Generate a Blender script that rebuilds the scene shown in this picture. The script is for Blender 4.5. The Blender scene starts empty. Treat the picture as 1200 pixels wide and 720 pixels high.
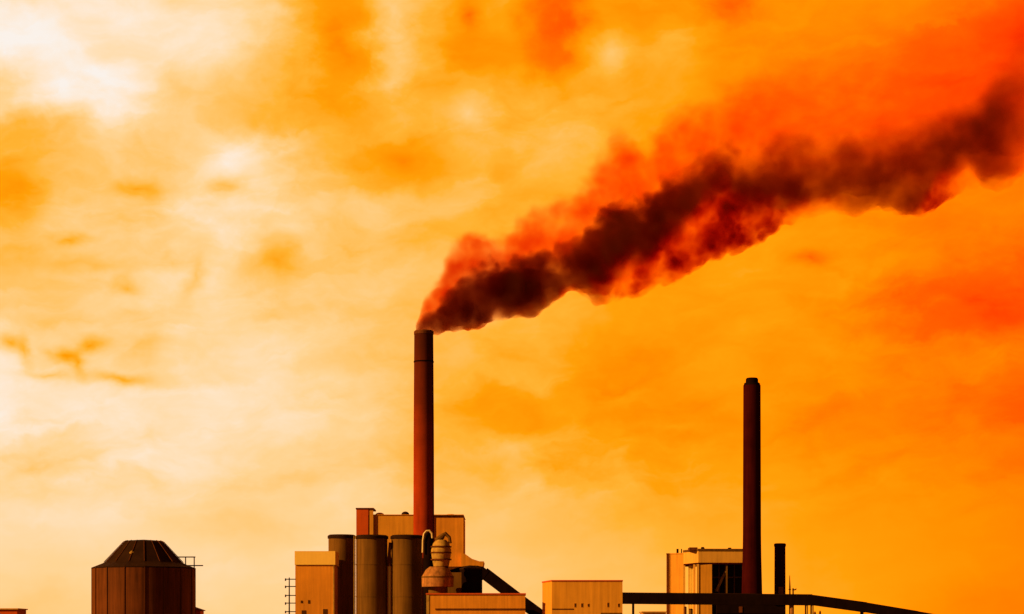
import bpy, bmesh, math, random
from mathutils import Vector, Matrix
random.seed(7)
R = math.radians
SC = bpy.context.scene
COL = SC.collection

# ------------------------------------------------------------------ camera
F = 1200 * 70.0 / 36.0            # focal length in pixels of a 1200 wide frame
ZC, HORIZON = 2.0, 750.0          # eye height, row of the horizon (below the frame)
cam = bpy.data.cameras.new('camera')
cam.lens, cam.sensor_width, cam.shift_y = 70.0, 36.0, (HORIZON - 360.0) / 1200.0
cam.clip_start, cam.clip_end = 0.5, 40000.0
camo = bpy.data.objects.new('camera', cam)
camo.location = (0, 0, ZC)
camo.rotation_euler = (R(90), 0, 0)
COL.objects.link(camo)
SC.camera = camo

# ------------------------------------------------------------------ render / view
SC.render.engine = 'CYCLES'
SC.cycles.volume_step_rate = 0.12
SC.cycles.volume_max_steps = 512
SC.cycles.volume_bounces = 0
SC.cycles.max_bounces = 6
SC.cycles.use_denoising = True
SC.view_settings.view_transform = 'Standard'
SC.view_settings.look = 'None'
SC.view_settings.exposure = 0.35
SC.view_settings.gamma = 1.0
SC.view_settings.use_curve_mapping = False

# ------------------------------------------------------------------ node helpers
class NT:
    def __init__(self, tree):
        self.t = tree
        for n in list(tree.nodes):
            tree.nodes.remove(n)
    def n(self, kind, **kw):
        nd = self.t.nodes.new(kind)
        for k, v in kw.items():
            setattr(nd, k, v)
        return nd
    def put(self, sock, v):
        if hasattr(v, 'links'):
            self.t.links.new(v, sock)
        else:
            sock.default_value = v
    def m(self, op, a, b=0.0, c=0.0, clamp=False):
        nd = self.n('ShaderNodeMath', operation=op, use_clamp=clamp)
        for i, v in enumerate((a, b, c)):
            self.put(nd.inputs[i], v)
        return nd.outputs[0]
    def step(self, x, lo, hi, o0=0.0, o1=1.0):
        nd = self.n('ShaderNodeMapRange', interpolation_type='SMOOTHSTEP')
        for i, v in enumerate((x, lo, hi, o0, o1)):
            self.put(nd.inputs[i], v)
        return nd.outputs[0]
    def lin(self, x, lo, hi, o0=0.0, o1=1.0, clamp=True):
        nd = self.n('ShaderNodeMapRange', interpolation_type='LINEAR', clamp=clamp)
        for i, v in enumerate((x, lo, hi, o0, o1)):
            self.put(nd.inputs[i], v)
        return nd.outputs[0]
    def noise(self, vec, scale, detail=3.0, rough=0.5, dist=0.0, dim='3D', w=0.0):
        nd = self.n('ShaderNodeTexNoise', noise_dimensions=dim)
        if vec is not None:
            self.t.links.new(vec, nd.inputs['Vector'])
        if dim == '4D':
            nd.inputs['W'].default_value = w
        nd.inputs['Scale'].default_value = scale
        nd.inputs['Detail'].default_value = detail
        nd.inputs['Roughness'].default_value = rough
        nd.inputs['Distortion'].default_value = dist
        return nd.outputs['Fac']
    def xyz(self, x, y, z):
        nd = self.n('ShaderNodeCombineXYZ')
        for i, v in enumerate((x, y, z)):
            self.put(nd.inputs[i], v)
        return nd.outputs[0]
    def sep(self, v):
        nd = self.n('ShaderNodeSeparateXYZ')
        self.t.links.new(v, nd.inputs[0])
        return nd.outputs
    def ramp(self, fac, stops, interp='LINEAR'):
        nd = self.n('ShaderNodeValToRGB')
        cr = nd.color_ramp
        cr.interpolation = interp
        while len(cr.elements) < len(stops):
            cr.elements.new(1.0)
        for e, (p, c) in zip(cr.elements, stops):
            e.position = p
        for e, (p, c) in zip(cr.elements, stops):
            e.color = (c, c, c, 1) if not hasattr(c, '__len__') else (*c, 1)
        self.put(nd.inputs[0], fac)
        return nd.outputs[0]
    def curve(self, fac, pts):
        nd = self.n('ShaderNodeFloatCurve')
        cv = nd.mapping.curves[0]
        while len(cv.points) < len(pts):
            cv.points.new(0.5, 0.5)
        for p, (x, y) in zip(cv.points, pts):
            p.location = (x, y)
            p.handle_type = 'AUTO_CLAMPED'
        nd.mapping.update()
        self.put(nd.inputs['Value'], fac)
        return nd.outputs[0]
    def mix(self, f, a, b, blend='MIX'):
        nd = self.n('ShaderNodeMix', data_type='RGBA', blend_type=blend)
        self.put(nd.inputs[0], f)
        self.put(nd.inputs[6], a)
        self.put(nd.inputs[7], b)
        return nd.outputs[2]

def lin1(c):
    return c / 12.92 if c <= 0.04045 else ((c + 0.055) / 1.055) ** 2.4
def hx(s):
    return tuple(lin1(int(s[i:i + 2], 16) / 255) for i in (0, 2, 4))

# ------------------------------------------------------------------ sky: a deck of thin smoky evening cloud
SUN_TO = Vector((-0.89, -0.40, 0.45)).normalized()
W = bpy.data.worlds.new('World')
SC.world = W
W.use_nodes = True
k = NT(W.node_tree)
COLS = 25
SKY = [  # brightness of the cloud deck by direction, in rows of falling elevation
 [82,78,93,87,78,80,73,53,40,66,60,46,50,28,46,44,44,26,42,43,43,41,36,28,20],
 [94,93,82,84,84,82,68,46,38,66,56,40,40,24,56,52,55,44,42,37,36,32,24,22,14],
 [74,87,90,86,72,65,60,51,48,60,55,58,56,60,58,54,50,44,30,28,30,24,18,14,12],
 [52,56,64,72,72,80,79,62,56,48,52,60,58,62,60,50,46,40,30,30,28,26,24,22,20],
 [45,62,66,66,75,78,79,71,66,69,63,63,56,58,53,49,46,44,43,44,43,42,41,40,38],
 [62,70,73,71,75,76,67,68,66,66,62,62,60,56,51,49,46,47,47,45,46,42,37,31,28],
 [70,66,70,75,78,77,75,72,70,67,64,64,62,60,55,52,50,48,47,46,38,28,22,18,19],
 [86,77,75,71,78,80,82,78,74,70,62,62,56,57,44,40,45,47,48,44,44,40,38,38,36],
 [90,85,84,84,83,83,80,80,76,72,61,51,49,51,45,41,38,42,45,40,38,37,32,28,24],
 [77,77,77,80,82,81,75,74,72,68,62,62,64,56,54,51,50,48,47,45,43,42,40,36,34],
 [80,81,82,80,77,73,72,74,76,74,72,70,68,66,63,60,58,56,54,52,50,48,46,44,41],
 [77,76,76,76,78,78,76,78,79,78,74,73,72,70,68,66,63,60,57,55,52,50,48,45,42],
 [72,70,72,72,74,74,74,76,78,78,76,74,72,70,68,67,65,62,60,56,53,48,44,40,38],
]
def az_of(px): return math.atan2(px - 600.0, F)
def el_of(px, py): return math.atan2(HORIZON - py, math.hypot(F, px - 600.0))
AZ0, AZ1 = az_of(0), az_of(1200)
EL0, EL1 = el_of(600, 0), el_of(600, 720)
tc = k.n('ShaderNodeTexCoord')
d = k.sep(tc.outputs['Generated'])
az = k.m('ARCTAN2', d[0], d[1])
el = k.m('ARCSINE', d[2])
u0 = k.lin(az, AZ0, AZ1, clamp=False)                       # 0..1 across the picture's bearing
v0 = k.lin(el, EL0, EL1, clamp=False)
uv = k.xyz(k.m('MULTIPLY', u0, 10.0), k.m('MULTIPLY', v0, 7.5), 0.0)
wx = k.m('SUBTRACT', k.noise(uv, 0.9, 4, 0.55, dim='4D', w=3.1), 0.5)
wy = k.m('SUBTRACT', k.noise(uv, 0.9, 4, 0.55, dim='4D', w=9.7), 0.5)
u = k.m('MULTIPLY_ADD', wx, 0.085, u0)
v = k.m('MULTIPLY_ADD', wy, 0.085, v0)
mx_ = k.m('SUBTRACT', k.noise(uv, 2.4, 4, 0.6, 0.4, dim='4D', w=21.0), 0.5)
my_ = k.m('SUBTRACT', k.noise(uv, 2.4, 4, 0.6, 0.4, dim='4D', w=27.0), 0.5)
u = k.m('MULTIPLY_ADD', mx_, 0.055, u)
v = k.m('MULTIPLY_ADD', my_, 0.060, v)
tone = None
for i, row in enumerate(SKY):
    r_ = k.ramp(u, [(j / (COLS - 1), x / 100.0) for j, x in enumerate(row)], 'CARDINAL')
    if tone is None:
        tone = r_
    else:
        tone = k.mix(k.step(v, (i - 1) / 12.0, i / 12.0), tone, r_)
tone = k.m('MULTIPLY', tone, 1.0)
# small ragged scraps of cloud
def scrap(cx, cy, rx, ry, rot, amp):
    mp = k.n('ShaderNodeMapping', vector_type='TEXTURE')
    mp.inputs['Location'].default_value = (cx / 120.0, cy / 96.0, 0)
    mp.inputs['Rotation'].default_value = (0, 0, R(rot))
    mp.inputs['Scale'].default_value = (rx / 120.0, ry / 96.0, 1)
    k.t.links.new(uvw, mp.inputs['Vector'])
    g = k.n('ShaderNodeTexGradient', gradient_type='QUADRATIC_SPHERE')
    k.t.links.new(mp.outputs[0], g.inputs[0])
    return k.m('MULTIPLY', g.outputs['Fac'], amp)
n2x = k.m('SUBTRACT', k.noise(uv, 3.2, 3, 0.55, dim='4D', w=1.3), 0.5)
n2y = k.m('SUBTRACT', k.noise(uv, 3.2, 3, 0.55, dim='4D', w=6.9), 0.5)
uvw = k.xyz(k.m('MULTIPLY_ADD', n2x, 0.32, k.m('MULTIPLY', u0, 10.0)),
            k.m('MULTIPLY_ADD', n2y, 0.22, k.m('MULTIPLY', v0, 7.5)), 0.0)
for s in [(12, 405, 39.099999999999994, 20.0, 14, -0.319), (28, 415, 16.099999999999998, 32.5, 0, -0.205), (74, 418, 41.4, 17.5, 20, -0.337), (92, 428, 16.099999999999998, 27.5, -20, -0.234), (104, 405, 43.699999999999996, 15.0, -22, -0.263), (140, 442, 71.3, 12.5, 4, -0.281), (60, 440, 69.0, 10.0, 3, -0.15), (80, 284, 39.099999999999994, 15.0, 0, -0.243), (95, 310, 103.49999999999999, 20.0, 0, -0.131), (142, 337, 29.9, 20.0, 0, -0.187), (222, 322, 23.0, 65.0, 15, -0.159), (200, 303, 69.0, 20.0, 0, -0.094), (155, 222, 50.599999999999994, 17.5, 0, -0.205), (262, 216, 46.0, 25.0, 10, -0.187), (318, 300, 59.8, 42.5, -20, -0.131), (165, 400, 52.9, 75.0, 0, -0.094), (110, 92, 70, 34, 25, 0.07), (30, 30, 50, 40, 0, 0.03), (5, 78, 40, 24, 0, 0.08), (68, 110, 40, 26, 0, 0.05), (125, 142, 50, 36, 20, 0.07), (262, 190, 46, 40, 0, 0.1), (545, 18, 34, 34, 0, -0.26), (668, 25, 44, 74, -12, -0.13), (720, 62, 54, 50, 0, 0.14), (548, 128, 64, 44, 10, 0.14), (470, 185, 66, 44, 0, -0.14), (630, 128, 60, 40, 0, 0.05), (955, 298, 54, 16, 0, -0.2), (800, 494, 66, 14, -4, 0.12), (600, 518, 80, 30, 0, 0.07), (590, 470, 160, 40, 0, -0.06), (1170, 362, 60, 40, 0, -0.1), (250, 620, 150, 40, 0, -0.05), (60, 548, 110, 34, 0, -0.06), (20, 230, 46.0, 87.5, 0, -0.094)]:
    tone = k.m('ADD', tone, scrap(*s))
fine = k.m('SUBTRACT', k.noise(k.xyz(k.m('MULTIPLY', u0, 10.0), k.m('MULTIPLY', v0, 10.5), 2.0), 1.7, 6, 0.58, 0.6), 0.5)
clear = k.step(v0, 0.74, 0.90, 1.0, 0.22)                     # the air near the horizon is smoother
tone = k.m('MULTIPLY_ADD', k.m('MULTIPLY', fine, clear), 0.15, tone)
# layered streaks: thin bands of cloud stretched along the wind, rising slightly to the right
band = k.noise(k.xyz(k.m('MULTIPLY', u, 7.0), k.m('MULTIPLY_ADD', u, 5.0, k.m('MULTIPLY', v, 17.0)), 4.0), 1.0, 3.5, 0.55, 0.5)
tone = k.m('ADD', tone, k.m('MULTIPLY', clear, k.lin(band, 0.30, 0.70, -0.042, 0.042, False)))
curd = k.noise(k.xyz(k.m('MULTIPLY', u, 17.0), k.m('MULTIPLY', v, 22.0), 9.0), 1.0, 2.5, 0.5, 0.6)
patch = k.step(k.noise(uv, 0.55, 2, 0.5, dim='4D', w=14.0), 0.42, 0.62)
tone = k.m('ADD', tone, k.m('MULTIPLY', k.m('MULTIPLY', patch, clear), k.lin(curd, 0.30, 0.70, -0.04, 0.04, False)))
tone = k.m('ADD', tone, k.step(u0, 0.22, 0.60, 0.045, -0.005))
tone = k.m('ADD', tone, k.step(u0, 0.62, 1.0, 0.0, -0.055))
# unseen sky behind, beside and above the frame is dimmed to cut ambient light
away = k.step(d[1], -0.35, 0.75)
ring = k.m('SUBTRACT', 1.0, k.step(k.m('ABSOLUTE', k.m('SUBTRACT', u0, 0.5)), 0.6, 1.4))
tone = k.mix(ring, k.xyz(0.42, 0.42, 0.42), tone)
tone = k.m('MULTIPLY', tone, 1.0)
def rgb(hexs, r=None):
    c = list(hx(hexs))
    if r is not None: c[0] = r
    return tuple(x / 2.0 for x in c)
deck = k.ramp(tone, [(0.0, rgb('ff3800', 1.05)), (0.20, rgb('ff6000', 1.25)), (0.40, rgb('ff9200', 1.4)), (0.50, rgb('ffa30a', 1.4)),
                     (0.60, rgb('ffb634', 1.35)), (0.70, rgb('ffc768', 1.25)), (0.80, rgb('ffd896', 1.15)), (0.90, rgb('ffe8c6', 1.05)),
                     (1.0, rgb('fff6ee', 1.0))])
sky = k.n('ShaderNodeTexSky', sky_type='NISHITA')
sky.sun_disc = False
sky.sun_elevation = math.asin(SUN_TO.z)
sky.sun_rotation = math.atan2(SUN_TO.x, SUN_TO.y)
sky.dust_density = 6.0
sky.air_density = 2.0
glow = k.mix(1.0, sky.outputs[0], (1.0, 0.42, 0.06, 1), 'MULTIPLY')
b1 = k.n('ShaderNodeBackground'); k.put(b1.inputs[0], deck)
dim = k.m('MULTIPLY', k.step(k.m('SUBTRACT', u0, 0.5), 0.55, 1.6, 1.0, 0.45), k.step(el, R(24), R(50), 1.0, 0.55))
k.put(b1.inputs[1], k.m('MULTIPLY', dim, k.lin(away, 0, 1, 0.22, 1.57)))
b2 = k.n('ShaderNodeBackground'); k.put(b2.inputs[0], glow); b2.inputs[1].default_value = 0.05
mx = k.n('ShaderNodeMixShader'); mx.inputs[0].default_value = 0.04
k.t.links.new(b1.outputs[0], mx.inputs[1]); k.t.links.new(b2.outputs[0], mx.inputs[2])
k.t.links.new(mx.outputs[0], k.n('ShaderNodeOutputWorld').inputs[0])

# ------------------------------------------------------------------ sun
sl = bpy.data.lights.new('sun', 'SUN')
sl.energy, sl.angle, sl.color = 5.0, R(0.5), (1.0, 0.45, 0.07)
so = bpy.data.objects.new('sun', sl)
so.rotation_euler = SUN_TO.to_track_quat('Z', 'Y').to_euler()
so.location = (-300, 200, 400)
COL.objects.link(so)

# ------------------------------------------------------------------ materials
def surface(name, col, rough=0.8, var=0.25, scale=0.25, streak=0.25, ribs=0.0, rib_axis='BOTH', bump=0.25, metal=0.0, courses=0.0, spec=0.25, soot=None):
    m = bpy.data.materials.new(name)
    m.use_nodes = True
    q = NT(m.node_tree)
    pos = q.n('ShaderNodeNewGeometry').outputs['Position']
    x, y, z = q.sep(pos)
    n = q.noise(pos, scale, 5, 0.6)
    st = q.noise(q.xyz(q.m('MULTIPLY', x, 0.9), q.m('MULTIPLY', y, 0.9), q.m('MULTIPLY', z, 0.05)), 1.0, 4, 0.6)
    f = q.m('ADD', q.lin(n, 0.25, 0.75, 1 - var, 1 + var), q.lin(st, 0.25, 0.75, -streak, streak))
    c = q.mix(1.0, (*col, 1), q.xyz(f, f, f), 'MULTIPLY')
    if soot:                                             # soot that has run down the brickwork from the mouth
        sf = q.m('MULTIPLY', q.step(q.m('ADD', z, q.lin(st, .25, .75, -12, 12)), soot[0], soot[1]), soot[2])
        c = q.mix(sf, c, (.015, .006, .004, 1))
    b = q.n('ShaderNodeBsdfPrincipled')
    b.inputs['Roughness'].default_value = rough
    b.inputs['Metallic'].default_value = metal
    b.inputs['Specular IOR Level'].default_value = spec
    q.t.links.new(c, b.inputs['Base Color'])
    h = n
    if ribs:
        s = q.m('ADD', x, y)
        h = q.m('ADD', q.m('MULTIPLY', n, 0.2), q.m('PINGPONG', q.m('MULTIPLY', s, 1.0 / ribs), 1.0))
    if courses:
        fr = q.m('FRACT', q.m('MULTIPLY', z, 1.0 / courses))
        h = q.m('ADD', h, q.m('MULTIPLY', q.m('GREATER_THAN', fr, 0.92), -1.0))
    bp = q.n('ShaderNodeBump')
    bp.inputs['Strength'].default_value = bump
    bp.inputs['Distance'].default_value = 0.12
    q.t.links.new(h, bp.inputs['Height'])
    q.t.links.new(bp.outputs[0], b.inputs['Normal'])
    q.t.links.new(b.outputs[0], q.n('ShaderNodeOutputMaterial').inputs[0])
    return m
M = {
 'buff':   surface('buff_cladding', (.62, .33, .050), .75, .14, .1, .2, ribs=.6, bump=.05),
 'buff2':  surface('worn_buff_cladding', (.62, .29, .040), .75, .16, .1, .22, ribs=.6, bump=.05),
 'cream':  surface('cream_cladding', (.88, .68, .24), .7, .06, .2, .06, ribs=.6, bump=.04),
 'tan':    surface('tan_panel', (.64, .40, .11), .75, .1, .2, .14, ribs=.8, bump=.06),
 'rust':   surface('rust_red_panel', (.52, .09, .015), .75, .12, .2, .15),
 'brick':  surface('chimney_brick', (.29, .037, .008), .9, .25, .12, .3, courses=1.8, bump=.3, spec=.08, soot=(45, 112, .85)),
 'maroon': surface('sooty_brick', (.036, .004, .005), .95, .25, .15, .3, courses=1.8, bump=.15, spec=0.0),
 'soot':   surface('soot_black', (.010, .005, .005), .95, .3, .3, .2, spec=0),
 'brown':  surface('dark_brown_steel', (.135, .072, .018), .75, .2, .1, .35, spec=.1),
 'brown2': surface('rusty_brown_steel', (.105, .033, .012), .75, .25, .1, .5, spec=.1),
 'dark':   surface('dark_steel', (.022, .010, .008), .8, .25, .3, .2, spec=.05),
 'pale':   surface('pale_metal', (.62, .56, .50), .5, .1, .5, .1),
 'dusty':  surface('dusty_steel', (.36, .25, .09), .8, .4, .6, .4, spec=.1),
 'pink':   surface('faded_red_lead_paint', (.30, .15, .075), .8, .4, .8, .4, spec=.1),
 'glass':  surface('dark_window_glass', (.07, .03, .012), .35, .1, 1, 0),
 'ground': surface('dusty_ground', (.14, .11, .085), .95, .3, .05, 0),
}

# ------------------------------------------------------------------ mesh helpers (world coordinates from bearing pixels)
def X(px, Y): return (px - 600.0) * Y / F
def Z(py, Y): return ZC + (HORIZON - py) * Y / F
class MB:
    def __init__(self): self.bm = bmesh.new()
    def faces(self, vs, fs):
        vv = [self.bm.verts.new(v) for v in vs]
        for f in fs:
            try: self.bm.faces.new([vv[i] for i in f])
            except ValueError: pass
        return self
    def prism(self, poly, z0, z1):
        n = len(poly)
        zt = z1 if hasattr(z1, '__len__') else [z1] * n
        vs = [(x, y, z0) for x, y in poly] + [(x, y, zt[i]) for i, (x, y) in enumerate(poly)]
        fs = [tuple(range(n)), tuple(range(2 * n - 1, n - 1, -1))] + [(i, (i + 1) % n, n + (i + 1) % n, n + i) for i in range(n)]
        return self.faces(vs, fs)
    def box(self, x0, x1, y0, y1, z0, z1):
        return self.prism([(x0, y0), (x1, y0), (x1, y1), (x0, y1)], z0, z1)
    def pbox(self, px0, px1, Y0, Y1, zt, zb):   # a box whose front face (at Y0) spans these picture columns and rows
        return self.box(X(px0, Y0), X(px1, Y0), Y0, Y1, max(Z(zb, Y0), 0.0) if zb is not None else 0.0, Z(zt, Y0))
    def lathe(self, cx, cy, prof, n=40, flat=False):
        vs, fs = [], []
        for r, z in prof:
            for i in range(n):
                a = 2 * math.pi * (i + (.5 if flat else 0)) / n
                vs.append((cx + r * math.cos(a), cy + r * math.sin(a), z))
        for j in range(len(prof) - 1):
            for i in range(n):
                fs.append((j * n + i, j * n + (i + 1) % n, (j + 1) * n + (i + 1) % n, (j + 1) * n + i))
        fs.append(tuple(range(n - 1, -1, -1)))
        fs.append(tuple((len(prof) - 1) * n + i for i in range(n)))
        return self.faces(vs, fs)
    def tube(self, pts, r, n=8):
        pts = [Vector(p) for p in pts]
        rs = r if hasattr(r, '__len__') else [r] * len(pts)
        vs, fs = [], []
        up = Vector((0, 1, 0))
        for i, p in enumerate(pts):
            t = (pts[min(i + 1, len(pts) - 1)] - pts[max(i - 1, 0)]).normalized()
            a = t.cross(up)
            if a.length < .05: a = t.cross(Vector((1, 0, 0)))
            a.normalize(); b = t.cross(a)
            for j in range(n):
                w = 2 * math.pi * j / n
                vs.append(p + (a * math.cos(w) + b * math.sin(w)) * rs[i])
        for i in range(len(pts) - 1):
            for j in range(n):
                fs.append((i * n + j, i * n + (j + 1) % n, (i + 1) * n + (j + 1) % n, (i + 1) * n + j))
        fs.append(tuple(range(n))); fs.append(tuple((len(pts) - 1) * n + j for j in range(n)))
        return self.faces(vs, fs)
    def beam(self, p, q, w, h):                 # a box-section beam from p to q, w across (y), h tall
        p, q = Vector(p), Vector(q)
        t = (q - p).normalized(); s = Vector((0, 1, 0)); u_ = s.cross(t) * -1
        if u_.z < 0: u_ = -u_
        vs = [e + s * (a * w / 2) + u_ * (b * h / 2) for e in (p, q) for a, b in ((-1, -1), (1, -1), (1, 1), (-1, 1))]
        return self.faces(vs, [(0, 1, 2, 3), (7, 6, 5, 4), (0, 1, 5, 4), (1, 2, 6, 5), (2, 3, 7, 6), (3, 0, 4, 7)])
    def build(self, name, mat, parent=None, smooth=False):
        bm = self.bm
        bmesh.ops.recalc_face_normals(bm, faces=bm.faces)
        if parent is not None:
            off = parent.location.copy()
            if parent.parent: off = off + parent.parent.location
            bmesh.ops.translate(bm, verts=bm.verts, vec=-off)
        me = bpy.data.meshes.new(name)
        bm.to_mesh(me); bm.free()
        if smooth:
            me.polygons.foreach_set('use_smooth', [True] * len(me.polygons))
            me.set_sharp_from_angle(angle=R(35))
        me.materials.append(M[mat] if isinstance(mat, str) else mat)
        o = bpy.data.objects.new(name, me)
        COL.objects.link(o)
        if parent is not None: o.parent = parent
        return o
def tag(o, label=None, cat=None, group=None, kind=None):
    for a, b in (('label', label), ('category', cat), ('group', group), ('kind', kind)):
        if b: o[a] = b
    return o
def thing(name, x, y, label, cat, group=None, z=0.0):
    o = bpy.data.objects.new(name, None)
    o.empty_display_size = 2
    o.location = (x, y, z)
    COL.objects.link(o)
    return tag(o, label, cat, group)

# ------------------------------------------------------------------ ground
g = MB().faces([(-12000, -3000, 0), (12000, -3000, 0), (12000, 20000, 0), (-12000, 20000, 0)], [(0, 1, 2, 3)]).build('ground', 'ground')
tag(g, kind='structure')

# ------------------------------------------------------------------ big domed silo
Y = 690.0
cx, rad = X(168.5, Y), 59.5 * Y / F
t = thing('storage_silo', cx, Y, 'wide dark brown silo with a truncated cone roof, standing alone', 'silo')
zt = Z(665, Y - rad)
m = MB().lathe(cx, Y, [(rad, 0), (rad, zt)], 32, True)
for i in range(16):
    a = 2 * math.pi * (i + .5) / 16
    c, s = math.cos(a), math.sin(a)
    for e in (rad - .1,):
        px_, py_ = cx + e * c, Y + e * s
        w = .2
        m.prism([(px_ - w * s - .25 * c, py_ + w * c - .3 * s), (px_ + w * s - .25 * c, py_ - w * c - .3 * s),
                 (px_ + w * s + .3 * c, py_ - w * c + .3 * s), (px_ - w * s + .3 * c, py_ + w * c + .3 * s)], 0, zt + .15)
m.build('silo_wall', 'brown2', t, True)
zr = Z(634, Y)
rf = MB().lathe(cx, Y, [(rad + .25, zt + .16), (rad + .2, zt + .4), (rad * .80, zt + 1.9), (rad * .76, zt + 2.3), (rad * .39, zr - .5), (rad * .33, zr), (.4, zr + .4)], 16, True).build('silo_roof', 'dark', t)
m = MB()
for i in range(16):
    a = 2 * math.pi * (i + .5) / 16
    m.tube([(cx + rr * math.cos(a), Y + rr * math.sin(a), z_) for rr, z_ in ((rad * .77, zt + 2.35), (rad * .395, zr - .4), (rad * .34, zr + .05))], .12, 6)
m.build('roof_rib', 'brown2', rf)
MB().lathe(cx - 2.2, Y - rad * .55, [(1.0, zt + 3), (1.0, zt + 5.4), (.2, zt + 6.0)], 12).build('roof_vent', 'dusty', rf)
m = MB()
for py, a, b in ((653, 207, 229), (663, 214, 238)):
    m.tube([(X(a, Y), Y, Z(py, Y)), (X(b, Y), Y, Z(py, Y))], .2, 6)
m.tube([(X(217.5, Y), Y, Z(653, Y)), (X(217.5, Y), Y, Z(668, Y))], .2, 6)
m.tube([(X(227.6, Y), Y, Z(653, Y)), (X(227.6, Y), Y, Z(676, Y))], .2, 6)
m.build('roof_railing', 'dark', t)

# ------------------------------------------------------------------ low roofs at the edge of the yard
Y = 640.0
t = thing('low_shed', X(4, Y), Y, 'low orange flat-roofed shed whose roof just shows at the far left edge', 'shed')
MB().pbox(-14, 20, Y, Y + 12, 714.5, None).build('wall', 'rust', t)
MB().pbox(-15, 21, Y - .6, Y + 12.6, 713, 714.4).build('roof', 'tan', t)
Y = 705.0
t = thing('lean_to_shed', X(233, Y), Y, 'small shed with a sloping roof leaning against the wide silo', 'shed')
a0, a1 = X(226, Y), X(236.3, Y)
MB().prism([(a0, Y - 3), (a1, Y - 3), (a1, Y + 5), (a0, Y + 5)], 0, [Z(712, Y), Z(716, Y), Z(716, Y), Z(712, Y)]).build('wall', 'rust', t)
MB().beam((a0 - .3, Y + 1, Z(711.2, Y)), (a1 + .5, Y + 1, Z(715.6, Y)), 9, .3).build('roof', 'brown', t)

# ------------------------------------------------------------------ mast with cross arms
Y = 655.0
t = thing('cross_arm_mast', X(339, Y), Y, 'thin dark mast with short cross arms beside the orange block tower', 'mast')
MB().tube([(X(339, Y), Y, 0), (X(339, Y), Y, Z(677, Y))], [.3, .18], 8).build('pole', 'dark', t)
for py in (679, 687.5, 698, 707, 717):
    m = MB().tube([(X(334.2, Y), Y, Z(py, Y)), (X(346.6, Y), Y, Z(py, Y))], .16, 6)
    m.tube([(X(334.6, Y), Y, Z(py - 1, Y)), (X(334.6, Y), Y, Z(py + 2, Y))], .22, 6)
    m.build('cross_arm', 'dark', t)

# ------------------------------------------------------------------ orange block tower
Y = 690.0
t = thing('block_tower', X(369, Y), Y, 'square orange block tower with a bright cream top band', 'building')
MB().pbox(346, 391.5, Y, Y + 14, 662.2, None).build('wall', 'buff2', t)
MB().pbox(345.3, 392.8, Y - .5, Y + 14.5, 646, 662).build('top_band', 'cream', t)
for px, py, w, h in ((353.5, 705.5, 2.2, 3), (362, 705.5, 2.2, 4), (356, 718, 5, 5), (381, 717, 5, 6)):
    MB().box(X(px - w / 2, Y), X(px + w / 2, Y), Y - .12, Y - .005, Z(py + h / 2, Y), Z(py - h / 2, Y)).build('window', 'glass', t)
MB().pbox(390.2, 391.6, Y - .3, Y - .01, 662.3, None).build('corner_flashing', 'dusty', t)

# ------------------------------------------------------------------ three tall silos
Y = 680.0
silo_labels = ['tall dark silo half hidden behind the orange block tower',
               'tall dark silo standing between two others of its kind',
               'tall dark silo beside the dust cyclone and foot of the tall chimney']
r_s = 18.3 * Y / F
proto = thing('tall_silo', 0, 0, silo_labels[0], 'silo', 'tall dark silos in a row')
z1 = Z(631, Y)
prof = [(r_s, 0)]
for zz in (z1 - 31, z1 - 20, z1 - 9):
    prof += [(r_s, zz), (r_s + .10, zz + .02), (r_s + .10, zz + .33), (r_s, zz + .35)]
MB().lathe(0, 0, prof + [(r_s, z1)], 48).build('shell', 'brown', proto, True)
MB().lathe(0, 0, [(r_s + .35, z1 + .02), (r_s + .35, z1 + .9), (r_s - .3, z1 + 1.3), (.3, z1 + 1.5)], 48).build('cap', 'dark', proto, True)
kids = [(c, list(c.children)) for c in proto.children]
for i, px in enumerate((400.5, 435.8, 476.8)):
    yy = Y + r_s if i else 706.0 + r_s
    loc = (X(px, yy), yy, 0)
    if i == 0:
        proto.location = (loc[0], loc[1], 0); proto.scale = (.89, .89, 1.04)
        continue
    o = proto.copy(); COL.objects.link(o)
    o.location = loc; o.scale = (1, 1, 1); o['label'] = silo_labels[i]
    for c, gs in kids:
        cc = c.copy(); COL.objects.link(cc); cc.parent = o
        for g_ in gs:
            gg = g_.copy(); COL.objects.link(gg); gg.parent = cc
Y = 683.0
t = thing('fill_pipe', X(456, Y), Y, 'pale vertical pipe in the gap between two tall silos', 'pipe')
MB().tube([(X(456.3, Y), Y, 0), (X(456.3, Y), Y, Z(664, Y))], .42, 10).build('pipe_run', 'pale', t, True)
MB().tube([(X(456.3, Y), Y, Z(663.8, Y)), (X(456.3, Y), Y, Z(648, Y)), (X(457.5, Y), Y, Z(636, Y))], [.75, .55, .55], 10).build('valve_head', 'brown2', t, True)
t = thing('ladder_cage', X(415.5, Y), Y, 'narrow pale caged ladder between the block tower silo and its neighbour', 'ladder')
m = MB()
for px in (414.9, 416.9):
    m.tube([(X(px, Y), Y, 0), (X(px, Y), Y, Z(628, Y))], .12, 6)
for zz in range(1, 37):
    m.tube([(X(414.9, Y), Y, zz), (X(416.9, Y), Y, zz)], .06, 4)
m.build('ladder_rail', 'dusty', t)

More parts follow.
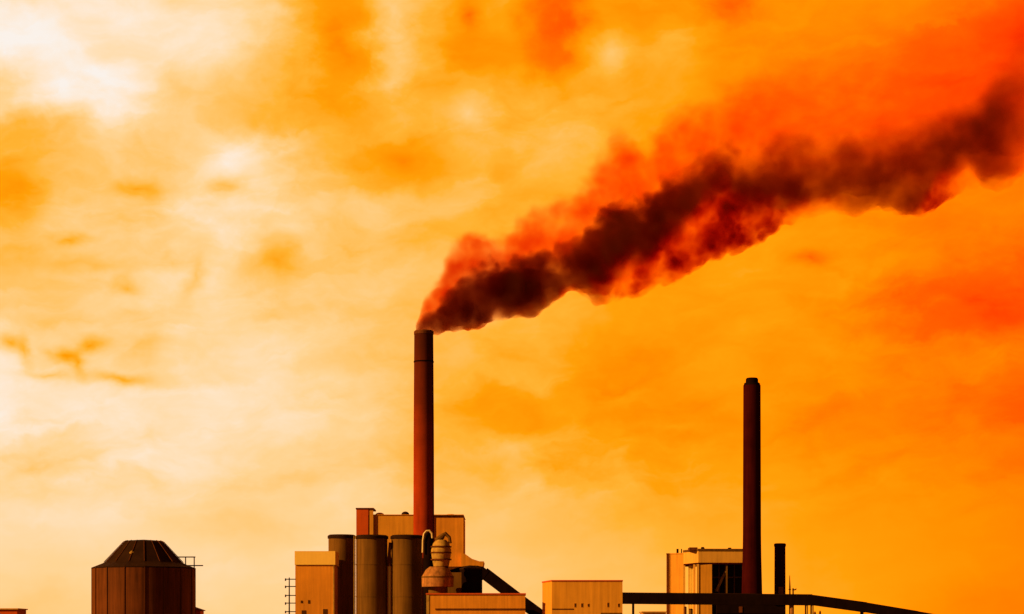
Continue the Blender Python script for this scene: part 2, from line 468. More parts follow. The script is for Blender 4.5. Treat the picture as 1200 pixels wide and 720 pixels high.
# ------------------------------------------------------------------ boiler house behind the silos
Y = 722.0
t = thing('boiler_house', X(490, Y), Y, 'tall buff boiler house behind the tall silos and the chimney', 'building')
MB().pbox(432.8, 507, Y, Y + 30, 604, None).build('wall', 'buff', t)
MB().pbox(507.2, 543, Y + .6, Y + 30, 605.6, None).build('side_wall', 'buff2', t)
MB().pbox(432.5, 543.3, Y - .25, Y + 30.2, 603.1, 603.9).build('parapet', 'buff2', t)
MB().pbox(417.5, 431.6, Y - 1, Y + 12, 597, None).build('stair_shaft', 'rust', t)
MB().pbox(416.8, 437.8, Y - 1.2, Y + 12.3, 595.3, 596.9).build('shaft_roof', 'brown2', t)
MB().pbox(433, 437.4, Y - .8, Y - .3, 597, 629).build('shaft_return', 'buff', t)
for px, w, py, mt in ((445, 11, 600.9, 'buff2'), (475, 10, 599.6, 'dark'), (528, 12, 602.6, 'buff2')):
    c = X(px, Y + 8); rr = w / 2 * Y / F
    zv = Z(604.0, Y + 8)
    hv = Z(py, Y + 8) - zv
    MB().lathe(c, Y + 8, [(rr, zv - 1.5), (rr, zv), (rr * .86, zv + hv * .55), (rr * .5, zv + hv * .9), (rr * .1, zv + hv)], 20).build('roof_vent', mt, t, True)
Ya = Y - 2
m = MB()
pl = [(540.5, 647.5), (546, 650), (553, 655), (562, 658), (567, 658), (566, 664), (540.5, 664)]
vs = [(X(a, Ya), Ya, Z(b, Ya)) for a, b in pl] + [(X(a, Ya), Ya + 22, Z(b, Ya)) for a, b in pl]
n = len(pl)
m.faces(vs, [tuple(range(n)), tuple(range(2 * n - 1, n - 1, -1))] + [(i, (i + 1) % n, n + (i + 1) % n, n + i) for i in range(n)])
m.build('annex_roof', 'buff2', t)
MB().pbox(520, 563, Ya + .3, Ya + 21, 664.1, None).build('annex_wall', 'brown2', t)

# ------------------------------------------------------------------ tall smoking chimney
Y = 700.0
cx = X(496.6, Y)
t = thing('tall_chimney', cx, Y, 'tall red brick chimney pouring out dark smoke', 'chimney')
s_ = Y / F
MB().lathe(cx, Y, [(12.6 * s_, 0), (12.2 * s_, Z(620, Y)), (11.9 * s_, Z(500, Y)), (11.2 * s_, Z(390.5, Y)), (9.6 * s_, Z(390.4, Y)), (9.4 * s_, Z(396, Y))], 64).build('shaft', 'brick', t, True)
m = MB()
for i in range(2):
    pass
m.lathe(cx, Y, [(11.5 * s_, Z(392.2, Y)), (11.6 * s_, Z(389.2, Y)), (10.6 * s_, Z(387.9, Y)), (9.6 * s_, Z(388.6, Y)), (9.55 * s_, Z(392, Y))], 64)
m.build('rim', 'brown2', t, True)
MB().lathe(cx, Y, [(11.5 * s_, Z(425, Y)), (11.9 * s_, Z(425, Y)), (11.9 * s_, Z(423.6, Y)), (11.5 * s_, Z(423.6, Y))], 64).build('band', 'soot', t, True)
m = MB()
aa = R(-24)
for da in (-.03, .03):
    m.tube([(cx + 13.1 * s_ * math.cos(aa + da), Y + 13.1 * s_ * math.sin(aa + da), 3), (cx + 11.6 * s_ * math.cos(aa + da), Y + 11.6 * s_ * math.sin(aa + da), Z(393, Y))], .06, 4)
m.build('ladder', 'soot', t)

# ------------------------------------------------------------------ dust cyclone and its ducts
Y = 662.0
cx = X(517, Y); s_ = Y / F
t = thing('dust_cyclone', cx, Y, 'dusty stepped cyclone with a flared pink skirt in front of the boiler house', 'cyclone')
MB().lathe(cx, Y, [(9.0 * s_, Z(664, Y)), (11.2 * s_, Z(652, Y)), (11.8 * s_, Z(645, Y)), (9.5 * s_, Z(637, Y)), (6 * s_, Z(633, Y))], 24).build('body', 'dusty', t, True)
m = MB()
for py in (641, 648, 656):
    m.lathe(cx, Y, [(12.2 * s_, Z(py + .7, Y)), (12.2 * s_, Z(py - .7, Y))], 24)
m.build('stiffener_ring', 'brown2', t, True)
MB().tube([(X(512, Y), Y, Z(634.5, Y)), (X(518, Y), Y, Z(629, Y)), (X(522, Y), Y, Z(625.5, Y)), (X(526.5, Y), Y, Z(630, Y)), (X(527.5, Y), Y, Z(637, Y))], [1.2, 1.0, .7, .6, .6], 10).build('gooseneck', 'brown', t, True)
MB().lathe(cx, Y, [(8.2 * s_, Z(671, Y)), (8.4 * s_, Z(664.2, Y))], 24).build('neck', 'dark', t, True)
MB().lathe(X(513, Y), Y - .5, [(18.5 * s_, Z(688, Y)), (18.8 * s_, Z(676.5, Y)), (14 * s_, Z(668, Y)), (9.5 * s_, Z(664.5, Y))], 28).build('skirt', 'pink', t, True)
MB().lathe(X(513, Y), Y - .5, [(19.0 * s_, Z(677.6, Y)), (19.0 * s_, Z(675.8, Y))], 28).build('skirt_rim', 'brown', t, True)
MB().lathe(X(513, Y), Y, [(11 * s_, 0), (11 * s_, Z(688.3, Y))], 24).build('pedestal', 'brown', t, True)
Y = 668.0
t = thing('exhaust_duct', X(501, Y), Y, 'dark bent duct outlined in pale metal between silo and cyclone', 'duct')
MB().tube([(X(502, Y), Y + 1, 0), (X(502, Y), Y + 1, Z(632, Y)), (X(502.5, Y), Y + 1, Z(624.5, Y))], [1.75, 1.75, 1.3], 14).build('duct', 'soot', t, True)
m = MB().tube([(X(495.5, Y), Y - 1, Z(648, Y)), (X(495.8, Y), Y - 1, Z(634, Y)), (X(497, Y), Y - 1, Z(626, Y)), (X(500, Y), Y - 1, Z(622.5, Y)), (X(503.5, Y), Y - 1, Z(622.3, Y)), (X(506.3, Y), Y - 1, Z(625.5, Y)), (X(506.8, Y), Y - 1, Z(631, Y))], .33, 8)
m.build('pale_pipe', 'pale', t, True)
Y = 672.0
cx = X(552, Y); s_ = Y / F
t = thing('dark_tank', cx, Y, 'black upright tank at the head of the sloping conveyor', 'tank')
MB().lathe(cx, Y, [(13.2 * s_, 0), (13.2 * s_, Z(668, Y))], 32).build('shell', 'soot', t, True)
MB().lathe(cx, Y, [(13.7 * s_, Z(667.9, Y)), (13.7 * s_, Z(666.5, Y)), (6 * s_, Z(663.5, Y)), (.3, Z(663.2, Y))], 32).build('lid', 'dark', t, True)
MB().pbox(522, 541, Y - 2, Y + 5, 671, None).build('pump_housing', 'brown', t)

# ------------------------------------------------------------------ sloping conveyor
Y = 690.0
t = thing('sloping_conveyor', X(600, Y), Y, 'dark enclosed conveyor sloping down from the black tank', 'conveyor')
p1 = Vector((X(567, Y), Y, Z(671.6, Y)))
p2 = Vector((X(660, Y), Y, Z(742.3, Y)))
MB().beam(p1, p2, 4, 4.1).build('gallery', 'soot', t)
pl = [(527, 668.5), (538, 665), (550, 663), (560, 663.3), (567, 665.2), (573.5, 669.8), (565.5, 680), (560, 676.5), (527, 676.5)]
vs = [(X(a, Y), Y - 2.1, Z(b, Y)) for a, b in pl] + [(X(a, Y), Y + 2.1, Z(b, Y)) for a, b in pl]
n = len(pl)
MB().faces(vs, [tuple(range(n)), tuple(range(2 * n - 1, n - 1, -1))] + [(i, (i + 1) % n, n + (i + 1) % n, n + i) for i in range(n)]).build('head_house', 'soot', t)
MB().beam(p1 + Vector((1.9, 0, .72)), p2 + Vector((1.3, 0, 1.75)), 3.4, .25).build('roof', 'dark', t)
m = MB()
m.tube([(X(606.3, Y), Y, Z(697.5, Y)), (X(606.3, Y), Y, Z(694, Y))], .25, 6)
m.build('vent_stub', 'soot', t)
for px, py in ((590, 692), (622, 714)):
    m = MB()
    for sgn in (-1, 1):
        m.tube([(X(px, Y) + sgn * .6, Y + sgn * 1.9, 0), (X(px, Y), Y + sgn * 1.2, Z(py + 1, Y))], .25, 6)
    m.build('trestle', 'soot', t)

# ------------------------------------------------------------------ low front hall
Y = 636.0
t = thing('front_hall', X(557, Y), Y, 'low orange flat-roofed hall in front of the cyclone', 'building')
MB().pbox(500, 615.5, Y, Y + 22, 697.0, None).build('wall', 'buff2', t)
MB().pbox(499, 616.4, Y - .35, Y + 22.3, 695.3, 696.9).build('roof_edge', 'rust', t)
MB().pbox(510, 615.6, Y - .2, Y - .01, 713.2, 715).build('ledge', 'brown2', t)
MB().pbox(499.6, 503, Y - .15, Y - .02, 697.2, None).build('corner_flashing', 'dusty', t)

# ------------------------------------------------------------------ office block with windows
Yf = 628.0
t = thing('office_block', X(685, Yf), Yf, 'square orange block with a row of small dark windows', 'building')
foot = [(X(635.5, Yf + 16), Yf + 16), (X(646.6, Yf), Yf), (X(729.5, Yf), Yf), (X(726, Yf + 22), Yf + 22)]
zt = Z(681.5, Yf)
MB().prism(foot, 0, zt).build('wall', 'buff', t)
cxy = [(x, y) for x, y in foot]
mxx = sum(p[0] for p in cxy) / 4; myy = sum(p[1] for p in cxy) / 4
MB().prism([(mxx + (x - mxx) * 1.012, myy + (y - myy) * 1.02) for x, y in foot], zt + .01, Z(679.9, Yf)).build('roof_edge', 'rust', t)
for px, w, py, h in ((674, 1.7, 709.5, 4.2), (682, 1.9, 709.5, 4.2), (689.5, 1.8, 709.5, 3.2), (712.5, 1.7, 709, 4.8), (725, 1.8, 709.5, 3.8)):
    fr = MB().box(X(px - w / 2 - .35, Yf), X(px + w / 2 + .35, Yf), Yf - .06, Yf + .35, Z(py + h / 2 + .5, Yf), Z(py - h / 2 - .5, Yf)).build('window', 'buff2', t)
    MB().box(X(px - w / 2, Yf), X(px + w / 2, Yf), Yf - .10, Yf - .065, Z(py + h / 2, Yf), Z(py - h / 2, Yf)).build('pane', 'glass', fr)
MB().box(X(704, Yf), X(728, Yf), Yf - .8, Yf + .5, Z(721, Yf), Z(718.3, Yf)).build('canopy', 'brown', t)
MB().box(X(647, Yf), X(672, Yf), Yf - .12, Yf + .3, Z(714.6, Yf), Z(713.4, Yf)).build('ledge', 'brown2', t)

# ------------------------------------------------------------------ long conveyor bridge
Y = 688.0
t = thing('conveyor_bridge', X(890, Y), Y, 'long black enclosed conveyor bridge passing in front of the slim chimney', 'conveyor')
seq = [(728, 701.6), (885, 703.0), (951, 703.6), (1015, 712.4), (1075, 722.4), (1210, 745)]
pts = [Vector((X(a, Y), Y, Z(b, Y))) for a, b in seq]
hts = [12.6, 12.2, 11.2, 10.5, 10]
m = MB()
for i in range(len(pts) - 1):
    e = (pts[i + 1] - pts[i]).normalized() * .12
    m.beam(pts[i] - e, pts[i + 1] + e, 4.2 + .02 * i, hts[i] * Y / F)
m.build('gallery', 'soot', t)
m = MB()
for i in range(len(pts) - 1):
    up = Vector((0, 0, hts[i] * Y / F / 2 + .12))
    m.beam(pts[i] + up, pts[i + 1] + up, 3.6, .22)
m.build('roof', 'dark', t)
for px, py in ((742, 708), (945, 709), (951.5, 709), (1010, 717), (1050, 723)):
    m = MB()
    for sgn in (-1, 1):
        m.tube([(X(px, Y), Y + sgn * 2.1, 0), (X(px, Y), Y + sgn * 1.7, Z(py, Y))], .32, 8)
    m.tube([(X(px, Y), Y - 2, 4), (X(px, Y), Y + 1.8, Z(py + 1.5, Y))], .16, 6)
    m.build('trestle', 'dusty' if 940 < px < 960 else 'soot', t)

# ------------------------------------------------------------------ right plant house
Yb = 722.0
t = thing('plant_house', X(830, Yb), Yb, 'tan plant house with an open framed front beside the slim dark chimney', 'building')
Yw = Yb + 12.0
pw = [(X(781, Yw + 3), Yw + 3), (X(801.5, Yw), Yw), (X(803, Yw + 20), Yw + 20), (X(783, Yw + 20), Yw + 20)]
MB().prism(pw, 0, Z(649.4, Yw)).build('wall', 'buff', t)
MB().prism([(x - .1, y - .12) if y < Yw + 5 else (x, y) for x, y in pw], Z(649.4, Yw) + .01, Z(648.2, Yw)).build('roof_edge', 'buff2', t)
for px, w in ((794, 2.6), (798.6, 1.3)):
    MB().lathe(X(px, Yw + 5), Yw + 5, [(w / 2 * .31, Z(652, Yw + 5)), (w / 2 * .31, Z(643.4, Yw + 5))], 12).build('roof_stack', 'maroon', t, True)
# projecting framed bay: left flank faces the sun, front is open and dark
c0, c1, c2 = (801, Yb + 11), (818.3, Yb - 2), (878, Yb - 1)
def fp(pt): return (X(pt[0], pt[1]), pt[1])
foot = [fp(c0), fp(c1), fp(c2), (X(878, Yb + 24), Yb + 24), (X(803, Yb + 24), Yb + 24)]
zb, ztp = Z(659.5, Yb - 2), Z(645.6, Yb - 2)
MB().prism(foot, zb, ztp).build('roof_fascia', 'tan', t)
MB().prism([(x + (-.25 if i in (0, 1) else 0), y - .25 if i in (1, 2) else y) for i, (x, y) in enumerate(foot)], ztp + .01, ztp + .75).build('roof_slab', 'brown', t)
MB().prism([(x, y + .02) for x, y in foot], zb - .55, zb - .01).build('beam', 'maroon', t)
f0, f1 = Vector(fp(c0)), Vector(fp(c1))
for fr_ in (.04, .74, .97):
    p = f0.lerp(f1, fr_)
    MB().box(p.x - .4, p.x + .4, p.y - .35, p.y + .35, 0, zb - .56).build('column', 'tan', t)
for fr_, w in ((.36, 1.6), (.56, .6)):
    p = f0.lerp(f1, fr_) + Vector((1.2, 4.5))
    MB().box(p.x - w / 2, p.x + w / 2, p.y, p.y + 1.5, 0, zb - .56).build('inner_panel', 'cream', t)
MB().pbox(818.6, 834.3, Yb - 1.7, Yb + 2, 661.5, None).build('front_panel', 'buff', t)
MB().pbox(834.5, 878, Yb + 3.5, Yb + 20, 660.4, None).build('inner_wall', 'dark', t)  # dark colour stands in for the shade inside the open bay
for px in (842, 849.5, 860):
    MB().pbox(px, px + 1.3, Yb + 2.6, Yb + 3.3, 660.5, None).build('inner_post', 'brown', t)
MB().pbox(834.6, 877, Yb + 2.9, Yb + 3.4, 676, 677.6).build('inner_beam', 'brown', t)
Yp = Yb + 1
MB().tube([(X(839.5, Yp), Yp, Z(693, Yp)), (X(846, Yp), Yp, Z(679, Yp)), (X(852, Yp), Yp, Z(667, Yp))], .45, 8).build('chute', 'dusty', t, True)
for px in (870, 851):
    MB().pbox(px, px + 1.6, Yb - .9, Yb - .3, 660.6, None).build('column', 'brown', t)
for px, w, py in ((823.5, 4.6, 641.2), (855, 5, 642), (865.5, 7, 644)):
    MB().lathe(X(px, Yb + 4), Yb + 4, [(w / 2 * .3, ztp + .7), (w / 2 * .3, Z(py + 1.4, Yb + 4)), (w / 2 * .2, Z(py, Yb + 4))], 10).build('roof_vent', 'soot', t)
MB().pbox(808, 817.5, Yb - 1.5, Yb + 5, 641.6, 645.2).build('roof_hatch', 'brown2', t)

# ------------------------------------------------------------------ slim dark chimney
Y = 702.0
cx = X(881.2, Y); s_ = Y / F
t = thing('slim_chimney', cx, Y, 'slim dark maroon chimney without smoke, stepped in at its top', 'chimney')
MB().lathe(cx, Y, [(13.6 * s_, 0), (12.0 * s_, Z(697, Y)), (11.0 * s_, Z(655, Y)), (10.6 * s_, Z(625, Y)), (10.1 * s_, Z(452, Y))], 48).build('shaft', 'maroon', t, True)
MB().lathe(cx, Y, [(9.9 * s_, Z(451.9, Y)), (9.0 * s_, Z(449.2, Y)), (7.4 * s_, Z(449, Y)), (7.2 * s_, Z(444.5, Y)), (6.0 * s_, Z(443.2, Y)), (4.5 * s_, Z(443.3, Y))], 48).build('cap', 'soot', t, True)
# ------------------------------------------------------------------ short chimney
Y = 706.0
cx = X(914, Y); s_ = Y / F
t = thing('short_chimney', cx, Y, 'short maroon chimney with a collared top to the right of the slim one', 'chimney')
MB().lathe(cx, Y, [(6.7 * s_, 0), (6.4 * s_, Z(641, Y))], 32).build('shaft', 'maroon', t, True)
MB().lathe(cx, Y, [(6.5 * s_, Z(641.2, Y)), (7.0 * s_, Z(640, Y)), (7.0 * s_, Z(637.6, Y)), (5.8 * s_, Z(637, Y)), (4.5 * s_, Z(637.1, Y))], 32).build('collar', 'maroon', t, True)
MB().pbox(912.5, 918, Y - 7.0 * s_, Y - 4 * s_, 688, None).build('inspection_panel', 'pink', t)

# ------------------------------------------------------------------ black plant under the bridge
Y = 696.0
t = thing('transfer_house', X(880, Y), Y, 'black transfer house under the conveyor bridge', 'building')
MB().pbox(840, 920.5, Y, Y + 2.2, 707.5, None).build('wall', 'soot', t)
MB().pbox(904, 921, Y - 1, Y + 2.0, 696.8, 707.3).build('hopper', 'soot', t)
MB().pbox(866, 870, Y - .25, Y - .01, 711, 718).build('window', 'brown2', t)

# ------------------------------------------------------------------ masts and posts
Y = 700.0
t = thing('spike_mast', X(925.6, Y), Y, 'thin dark spike mast right of the short chimney', 'mast')
MB().tube([(X(925.6, Y), Y, 0), (X(925.6, Y), Y, Z(688, Y)), (X(925.4, Y), Y, Z(674.5, Y))], [.32, .28, .1], 8).build('pole', 'dark', t)
MB().tube([(X(924, Y), Y, Z(691, Y)), (X(927.2, Y), Y, Z(691, Y))], .14, 6).build('cross_arm', 'dark', t)
t = thing('bracket_mast', X(930, Y), Y, 'short dark mast with a side bracket next to the spike mast', 'mast')
MB().tube([(X(929.4, Y), Y, 0), (X(929.4, Y), Y, Z(689.5, Y))], .26, 8).build('pole', 'dark', t)
MB().tube([(X(928.4, Y), Y, Z(691.6, Y)), (X(932.8, Y), Y, Z(691.2, Y)), (X(932.8, Y), Y, Z(689.8, Y))], .22, 6).build('bracket', 'dark', t)
t = thing('vent_post', X(926.5, Y), Y - 3, 'pale stout vent post under the bridge right of the black transfer house', 'post')
MB().tube([(X(926.5, Y), Y - 3, 0), (X(926.5, Y), Y - 3, Z(709.5, Y))], .75, 10).build('pipe', 'pink', t, True)
MB().lathe(X(926.5, Y), Y - 3, [(1.0, Z(709.4, Y)), (1.0, Z(708.2, Y)), (.3, Z(707.6, Y))], 12).build('cowl', 'dark', t)
for i, (px, py, lab) in enumerate(((955, 716.5, 'thin pointed post under the bridge, nearer the pale trestle'), (961, 715.5, 'thin pointed post under the bridge, farther from the pale trestle'))):
    t = thing('marker_post', X(px, Y), Y + 20 + i, lab, 'post', 'pointed posts under the bridge')
    MB().tube([(X(px, Y + 20 + i), Y + 20 + i, 0), (X(px, Y + 20 + i), Y + 20 + i, Z(py + 2, Y + 20)), (X(px, Y + 20 + i), Y + 20 + i, Z(py, Y + 20))], [.45, .4, .1], 8).build('pole', 'brown2', t)
Y = 720.0
t = thing('far_shed', X(768, Y), Y, 'low orange roof seen under the bridge beside the office block', 'shed')
MB().pbox(753, 780.5, Y, Y + 14, 718, None).build('wall', 'buff2', t)
MB().pbox(752, 781, Y - .5, Y + 14.5, 716.6, 717.9).build('roof', 'tan', t)
Y = 712.0
for i, (px, h, w, mt, lab) in enumerate(((803, 711, 3.4, 'brown2', 'squat rusty drum under the bridge left of the plant house columns'), (809.5, 713.5, 5, 'brown', 'wider brown drum under the bridge close to the plant house'))):
    t = thing('drum_tank', X(px, Y), Y, lab, 'tank', 'drums under the bridge')
    MB().lathe(X(px, Y), Y, [(w / 2 * .3, 0), (w / 2 * .3, Z(h + 1, Y)), ], 16).build('shell', mt, t, True)
    MB().lathe(X(px, Y), Y, [(w / 2 * .33, Z(h + 1, Y) + .01), (w / 2 * .2, Z(h, Y))], 16).build('lid', 'dark', t, True)

# ------------------------------------------------------------------ smoke plume
PY = 700.0
def P(px, py): return (X(px, PY), Z(py, PY))
LOW = [(488, 391), (510, 391), (545, 384), (575, 376), (600, 373), (625, 371), (645, 350), (660, 341), (685, 345), (710, 350), (740, 346), (765, 328), (790, 330), (815, 305), (835, 303), (850, 297), (880, 284), (905, 266), (930, 256), (950, 252), (975, 248), (1000, 250), (1030, 240), (1060, 250), (1085, 250), (1105, 232), (1122, 196), (1140, 192), (1160, 214), (1180, 216), (1200, 178), (1240, 150), (1300, 120)]
CORE = [(488, 386), (510, 366), (530, 345), (550, 322), (580, 315), (610, 310), (640, 303), (670, 296), (690, 272), (715, 248), (745, 245), (775, 220), (800, 208), (830, 194), (860, 188), (900, 187), (950, 184), (1000, 178), (1050, 166), (1100, 150), (1130, 136), (1160, 108), (1180, 88), (1200, 78), (1240, 30), (1300, -20)]
TOP = [(488, 384), (500, 346), (520, 308), (540, 272), (560, 268), (582, 276), (610, 246), (645, 230), (680, 212), (705, 166), (730, 142), (755, 160), (785, 122), (810, 112), (845, 96), (880, 70), (920, 60), (1000, 60), (1060, 55), (1120, 30), (1160, -10), (1200, -40), (1240, -80), (1300, -120)]
MIDL = [(488, 392), (600, 380), (650, 345), (690, 330), (735, 300), (760, 286), (780, 262), (800, 258), (830, 218), (850, 214), (870, 226), (900, 232), (950, 236), (1000, 244), (1060, 254), (1120, 205), (1160, 220), (1200, 185), (1300, 130)]
def at(c, x):
    for (a, b), (e, f) in zip(c, c[1:]):
        if x <= e: return b + (f - b) * max(0, x - a) / (e - a)
    return c[-1][1]
X0, X1 = X(480, PY), X(1310, PY)
Z0, Z1 = Z(400, PY), Z(-130, PY)

rnd = random.Random(11)
puffs = []
x = 492.0
while x < 1290:
    lo, hi = at(LOW, x), at(TOP, x)
    h = max(lo - hi, 8)
    core = max(lo - at(CORE, x), 6)
    r = min(h * .30, 46)
    nfill = max(2, int(h / (r * 1.1)))
    for i in range(nfill):
        f = (i + .5) / nfill
        rr = min(r * rnd.uniform(.8, 1.1), abs(lo - hi) * .48)
        c = hi + rr * .85 + (lo - hi - 1.75 * rr) * f
        puffs.append((x + rnd.uniform(-3, 3), c, rnd.uniform(-.3, .3) * h * .5, rr))
    for i in range(3):                                     # billows along the underside
        rr = min(core * rnd.uniform(.16, .34), 20) + 1.5
        xx = x + rnd.uniform(-8, 8)
        puffs.append((xx, at(LOW, xx) - rr * rnd.uniform(.75, 1.0), rnd.uniform(-.4, .4) * core * .6, rr))
    for i in range(2):                                     # and along the top
        rr = min(h * rnd.uniform(.10, .22), 22) + 1.5
        xx = x + rnd.uniform(-6, 6)
        puffs.append((xx, at(TOP, xx) + rr * rnd.uniform(.7, 1.1), rnd.uniform(-.3, .3) * h * .5, rr))
    x += max(3.0, min(h * .14, 14))
x = 684.0
while x < 1110:                                            # separate heads of smoke hanging along the sunlit underside
    rr = rnd.uniform(6.5, 13.0)
    puffs.append((x, at(LOW, x) - rr * rnd.uniform(.25, .6), rnd.uniform(-14, 14), rr))
    puffs.append((x + rr * .8, at(LOW, x) - rr * rnd.uniform(.6, 1.2), rnd.uniform(-18, 18), rr * .7))
    x += rr * rnd.uniform(1.5, 2.3)
puffs.append((497, 388, 0, 9.0)); puffs.append((499, 380, 0, 9.5)); puffs.append((496.5, 392, 0, 8.2))
bm = bmesh.new()
sp = PY / F
for (px, py, dy, rr) in puffs:
    mt_ = Matrix.Translation((X(px, PY), PY + dy * sp, Z(py, PY))) @ Matrix.Diagonal((rr * sp * rnd.uniform(.9, 1.2), rr * sp, rr * sp, 1))
    bmesh.ops.create_icosphere(bm, subdivisions=2, radius=1.0, matrix=mt_)
me = bpy.data.meshes.new('smoke_plume'); bm.to_mesh(me); bm.free()
tmp = bpy.data.objects.new('smoke_shape', me); COL.objects.link(tmp)
rm = tmp.modifiers.new('remesh', 'REMESH'); rm.mode = 'VOXEL'; rm.voxel_size = 0.75
def cloudtex(name, size, depth):
    tx = bpy.data.textures.new(name, 'CLOUDS'); tx.noise_scale = size; tx.noise_depth = depth; tx.noise_basis = 'ORIGINAL_PERLIN'
    return tx
for nm, size, st in (('billow', 9.0, 5.5), ('puff', 3.6, 3.4), ('curl', 1.6, 1.3)):
    dm = tmp.modifiers.new(nm, 'DISPLACE'); dm.texture = cloudtex(nm, size, 2); dm.strength = st; dm.mid_level = .52; dm.texture_coords = 'GLOBAL'
rm2 = tmp.modifiers.new('weld', 'REMESH'); rm2.mode = 'VOXEL'; rm2.voxel_size = 0.7
bpy.context.view_layer.update()
dg = bpy.context.evaluated_depsgraph_get()
me2 = bpy.data.meshes.new_from_object(tmp.evaluated_get(dg))
me2.name = 'smoke_plume'
# the smoke leaves from inside the chimney mouth: pull the first metres in over the rim
ccx, zrim, rmouth = X(496.6, PY), Z(388, PY), 9.3 * sp
for v_ in me2.vertices:
    c = v_.co
    if c.z < zrim + 1.0 and c.x < ccx + 4.5:
        dx, dy = c.x - ccx, c.y - PY
        dist = math.hypot(dx, dy)
        if dist > rmouth:
            c.x, c.y = ccx + dx / dist * rmouth, PY + dy / dist * rmouth
        c.z = max(c.z, zrim - 1.0)
    c.x = max(c.x, X(487.3, PY))
bm = bmesh.new(); bm.from_mesh(me2)
seen, keep = set(), []
for v_ in bm.verts:                                        # keep the one connected body of smoke
    if v_ in seen: continue
    st_, isl = [v_], []
    seen.add(v_)
    while st_:
        a_ = st_.pop(); isl.append(a_)
        for e_ in a_.link_edges:
            o_ = e_.other_vert(a_)
            if o_ not in seen: seen.add(o_); st_.append(o_)
    keep.append(isl)
keep.sort(key=len)
for isl in keep[:-1]:
    bmesh.ops.delete(bm, geom=isl, context='VERTS')
bm.to_mesh(me2); bm.free()
bpy.data.objects.remove(tmp, do_unlink=True)

SM = bpy.data.materials.new('drifting_smoke')
SM.use_nodes = True
q = NT(SM.node_tree)
pos = q.n('ShaderNodeTexCoord').outputs['Object']
x_, y_, z_ = q.sep(pos)
w1 = q.noise(pos, 1 / 26.0, 2, .5, dim='4D', w=2.0)
w2 = q.noise(pos, 1 / 9.0, 3, .55, dim='4D', w=5.0)
wpos = q.n('ShaderNodeVectorMath', operation='ADD')
q.put(wpos.inputs[0], pos); q.put(wpos.inputs[1], q.xyz(q.m('MULTIPLY', w2, 9.0), 0.0, q.m('MULTIPLY', w1, 12.0)))
wpos = wpos.outputs[0]
def cells(size):
    vn = q.n('ShaderNodeTexVoronoi', feature='F1')
    q.put(vn.inputs['Vector'], wpos)
    vn.inputs['Scale'].default_value = 1.0 / size
    return vn.outputs['Distance']
bil0 = cells(11.0)
bil2 = cells(4.2)
bil = q.m('MULTIPLY_ADD', bil2, .42, q.m('MULTIPLY', bil0, .72))
soft = q.lin(x_, X(700, PY), X(1000, PY), 1.8, 9.0)
bamp = q.lin(x_, X(780, PY), X(950, PY), 1.0, .45)
grow = q.lin(x_, X0, X(700, PY), .35, 1.0)
zw = q.m('ADD', z_, q.m('MULTIPLY', grow, q.m('ADD', q.lin(w1, 0, 1, -9, 9, False), q.m('MULTIPLY', bamp, q.lin(bil, 0, 1, -7, 9, False)))))
s = q.lin(x_, X0, X1)
def hcurve(pts):
    nrm = [((X(a, PY) - X0) / (X1 - X0), (Z(b, PY) - Z0) / (Z1 - Z0)) for a, b in pts]
    return q.lin(q.curve(s, nrm), 0, 1, Z0, Z1)
zc, zt_, zm = hcurve(CORE), hcurve(TOP), hcurve(MIDL)
core = q.step(zw, q.m('SUBTRACT', zc, soft), q.m('ADD', zc, soft), 1.0, 0.0)
lobe = q.step(zw, q.m('SUBTRACT', zm, 2.5), q.m('ADD', zm, 2.5), 0.0, 1.0)
dens = q.ramp(s, [(0, .60), (.06, .48), (.15, .36), (.3, .26), (.45, .17), (.6, .145), (.75, .125), (.79, .15), (.82, .12), (.86, .04), (1, .03)])
dens = q.m('MULTIPLY', dens, .85)
blot = q.noise(pos, 1 / 13.0, 4, .6, dim='4D', w=8.0)
lobd = q.m('MULTIPLY', q.step(blot, .43, .53, .45, 1.3), q.step(bil, .35, .66, 1.7, .30))
cmod = q.m('MULTIPLY', q.step(blot, .3, .68, .65, 1.35), q.step(bil, .25, .8, 1.25, .65))
dcore = q.m('MULTIPLY', core, q.m('ADD', q.m('MULTIPLY', lobe, cmod), q.m('MULTIPLY', q.m('SUBTRACT', 1.0, lobe), lobd)))
haze = q.m('MULTIPLY', q.step(zw, q.lin(.5, 0, 1, zc, zt_), zt_, 1.0, 0.0), q.m('MULTIPLY', q.step(w2, .32, .68, .5, 1.4), q.step(bil, .2, .85, 1.35, .5)))
hd = q.ramp(s, [(0, .26), (.1, .15), (.2, .105), (.32, .075), (.42, .050), (.55, .022), (.7, .013), (1, .014)])
dt = q.m('MULTIPLY', dens, dcore)
dh = q.m('MULTIPLY', q.m('MULTIPLY', hd, 1.35), q.m('MULTIPLY', haze, q.m('MULTIPLY_ADD', q.m('MULTIPLY', core, lobe), -.85, 1.0)))
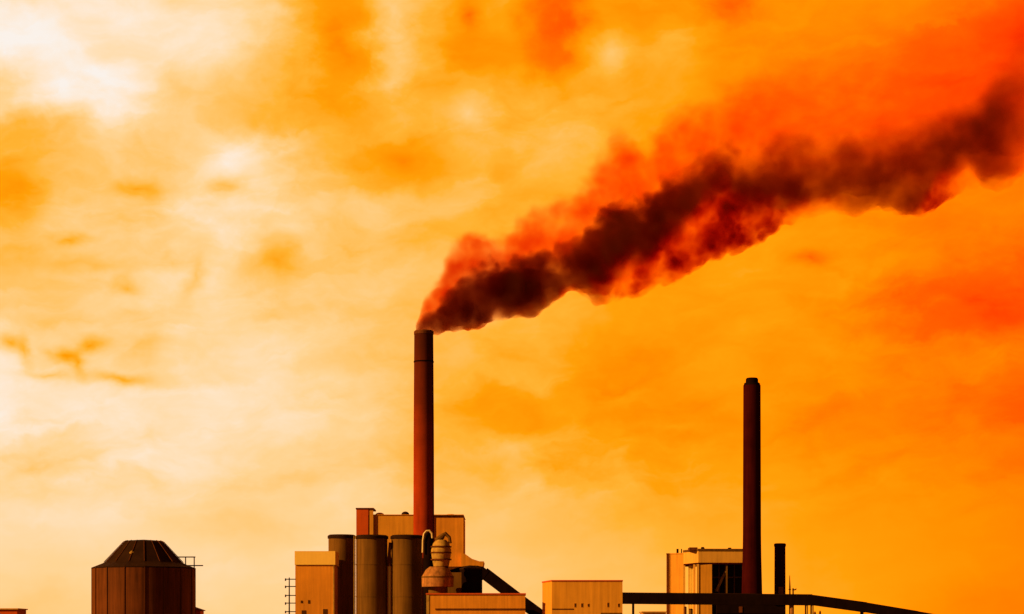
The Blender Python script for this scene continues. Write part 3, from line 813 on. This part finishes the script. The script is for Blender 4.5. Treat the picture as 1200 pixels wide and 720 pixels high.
# denser knots, torn gaps, and thinned spots standing in for sunlit puff rims
kpos = q.n('ShaderNodeVectorMath', operation='ADD')
q.put(kpos.inputs[0], pos); q.put(kpos.inputs[1], q.xyz(q.lin(w2, 0, 1, -6, 6, False), 0.0, q.lin(bil, 0, 1, -5, 6, False)))
knots = 1.0
for kx, ky, rx, rz, rot, amp in [(868, 268, 34, 20, 25, 3.0), (775, 256, 46, 20, 30, 1.3), (615, 342, 50, 28, 20, .6), (700, 285, 0, 0, 0, 0), (1158, 180, 30, 50, 0, .8), (1085, 238, 30, 18, 0, 1.2),
                                 (806, 268, 18, 44, 40, -1.8), (738, 318, 18, 32, 20, -1.6), (586, 368, 10, 11, 0, -3.0), (798, 326, 14, 12, 0, -2.0), (1135, 200, 16, 26, -15, -2.0), (765, 312, 12, 14, 0, -1.2), (718, 336, 12, 22, 30, -1.3), (835, 248, 9, 34, 25, -1.3), (775, 300, 10, 22, 35, -1.2), (856, 292, 9, 10, 0, -1.0), (950, 244, 22, 9, -10, -1.2), (1015, 246, 20, 8, 0, -1.0)]:
    if not amp: continue
    mp = q.n('ShaderNodeMapping', vector_type='TEXTURE')
    mp.inputs['Location'].default_value = (X(kx, PY), PY, Z(ky, PY))
    mp.inputs['Rotation'].default_value = (0, R(rot), 0)
    mp.inputs['Scale'].default_value = (rx * sp * 1.3, 60, rz * sp * 1.3)
    q.put(mp.inputs['Vector'], kpos.outputs[0])
    gr = q.n('ShaderNodeTexGradient', gradient_type='QUADRATIC_SPHERE')
    q.put(gr.inputs[0], mp.outputs[0])
    knots = q.m('MULTIPLY_ADD', gr.outputs['Fac'], amp, knots)
dt = q.m('MULTIPLY', dt, q.m('MAXIMUM', knots, 0.04))
va = q.n('ShaderNodeVolumeAbsorption'); va.inputs['Color'].default_value = (.53, .11, 0, 1)
lit_tint = q.m('SUBTRACT', 1.0, lobe)  # lower lobe: redder absorption imitates sunlit puffs by colour
q.put(va.inputs['Density'], q.m('MULTIPLY', dt, q.m('MULTIPLY_ADD', lit_tint, -.72, 1.0)))
vh = q.n('ShaderNodeVolumeAbsorption'); vh.inputs['Color'].default_value = (.90, .45, 0, 1)
q.put(vh.inputs['Density'], q.m('ADD', dh, q.m('MULTIPLY', q.m('MULTIPLY', dt, lit_tint), 1.35)))
vs_ = q.n('ShaderNodeVolumeScatter'); vs_.inputs['Color'].default_value = (1.0, .26, .04, 1); vs_.inputs['Anisotropy'].default_value = .2
q.put(vs_.inputs['Density'], q.m('MULTIPLY', dt, .13))
ad = q.n('ShaderNodeAddShader')
q.t.links.new(va.outputs[0], ad.inputs[0]); q.t.links.new(vs_.outputs[0], ad.inputs[1])
ad2 = q.n('ShaderNodeAddShader')
q.t.links.new(ad.outputs[0], ad2.inputs[0]); q.t.links.new(vh.outputs[0], ad2.inputs[1])
q.t.links.new(ad2.outputs[0], q.n('ShaderNodeOutputMaterial').inputs['Volume'])
me2.materials.clear(); me2.materials.append(SM)
so_ = bpy.data.objects.new('smoke_plume', me2)
COL.objects.link(so_)
tag(so_, 'dark red-brown smoke plume drifting up and right from the tall chimney', 'smoke', kind='stuff')
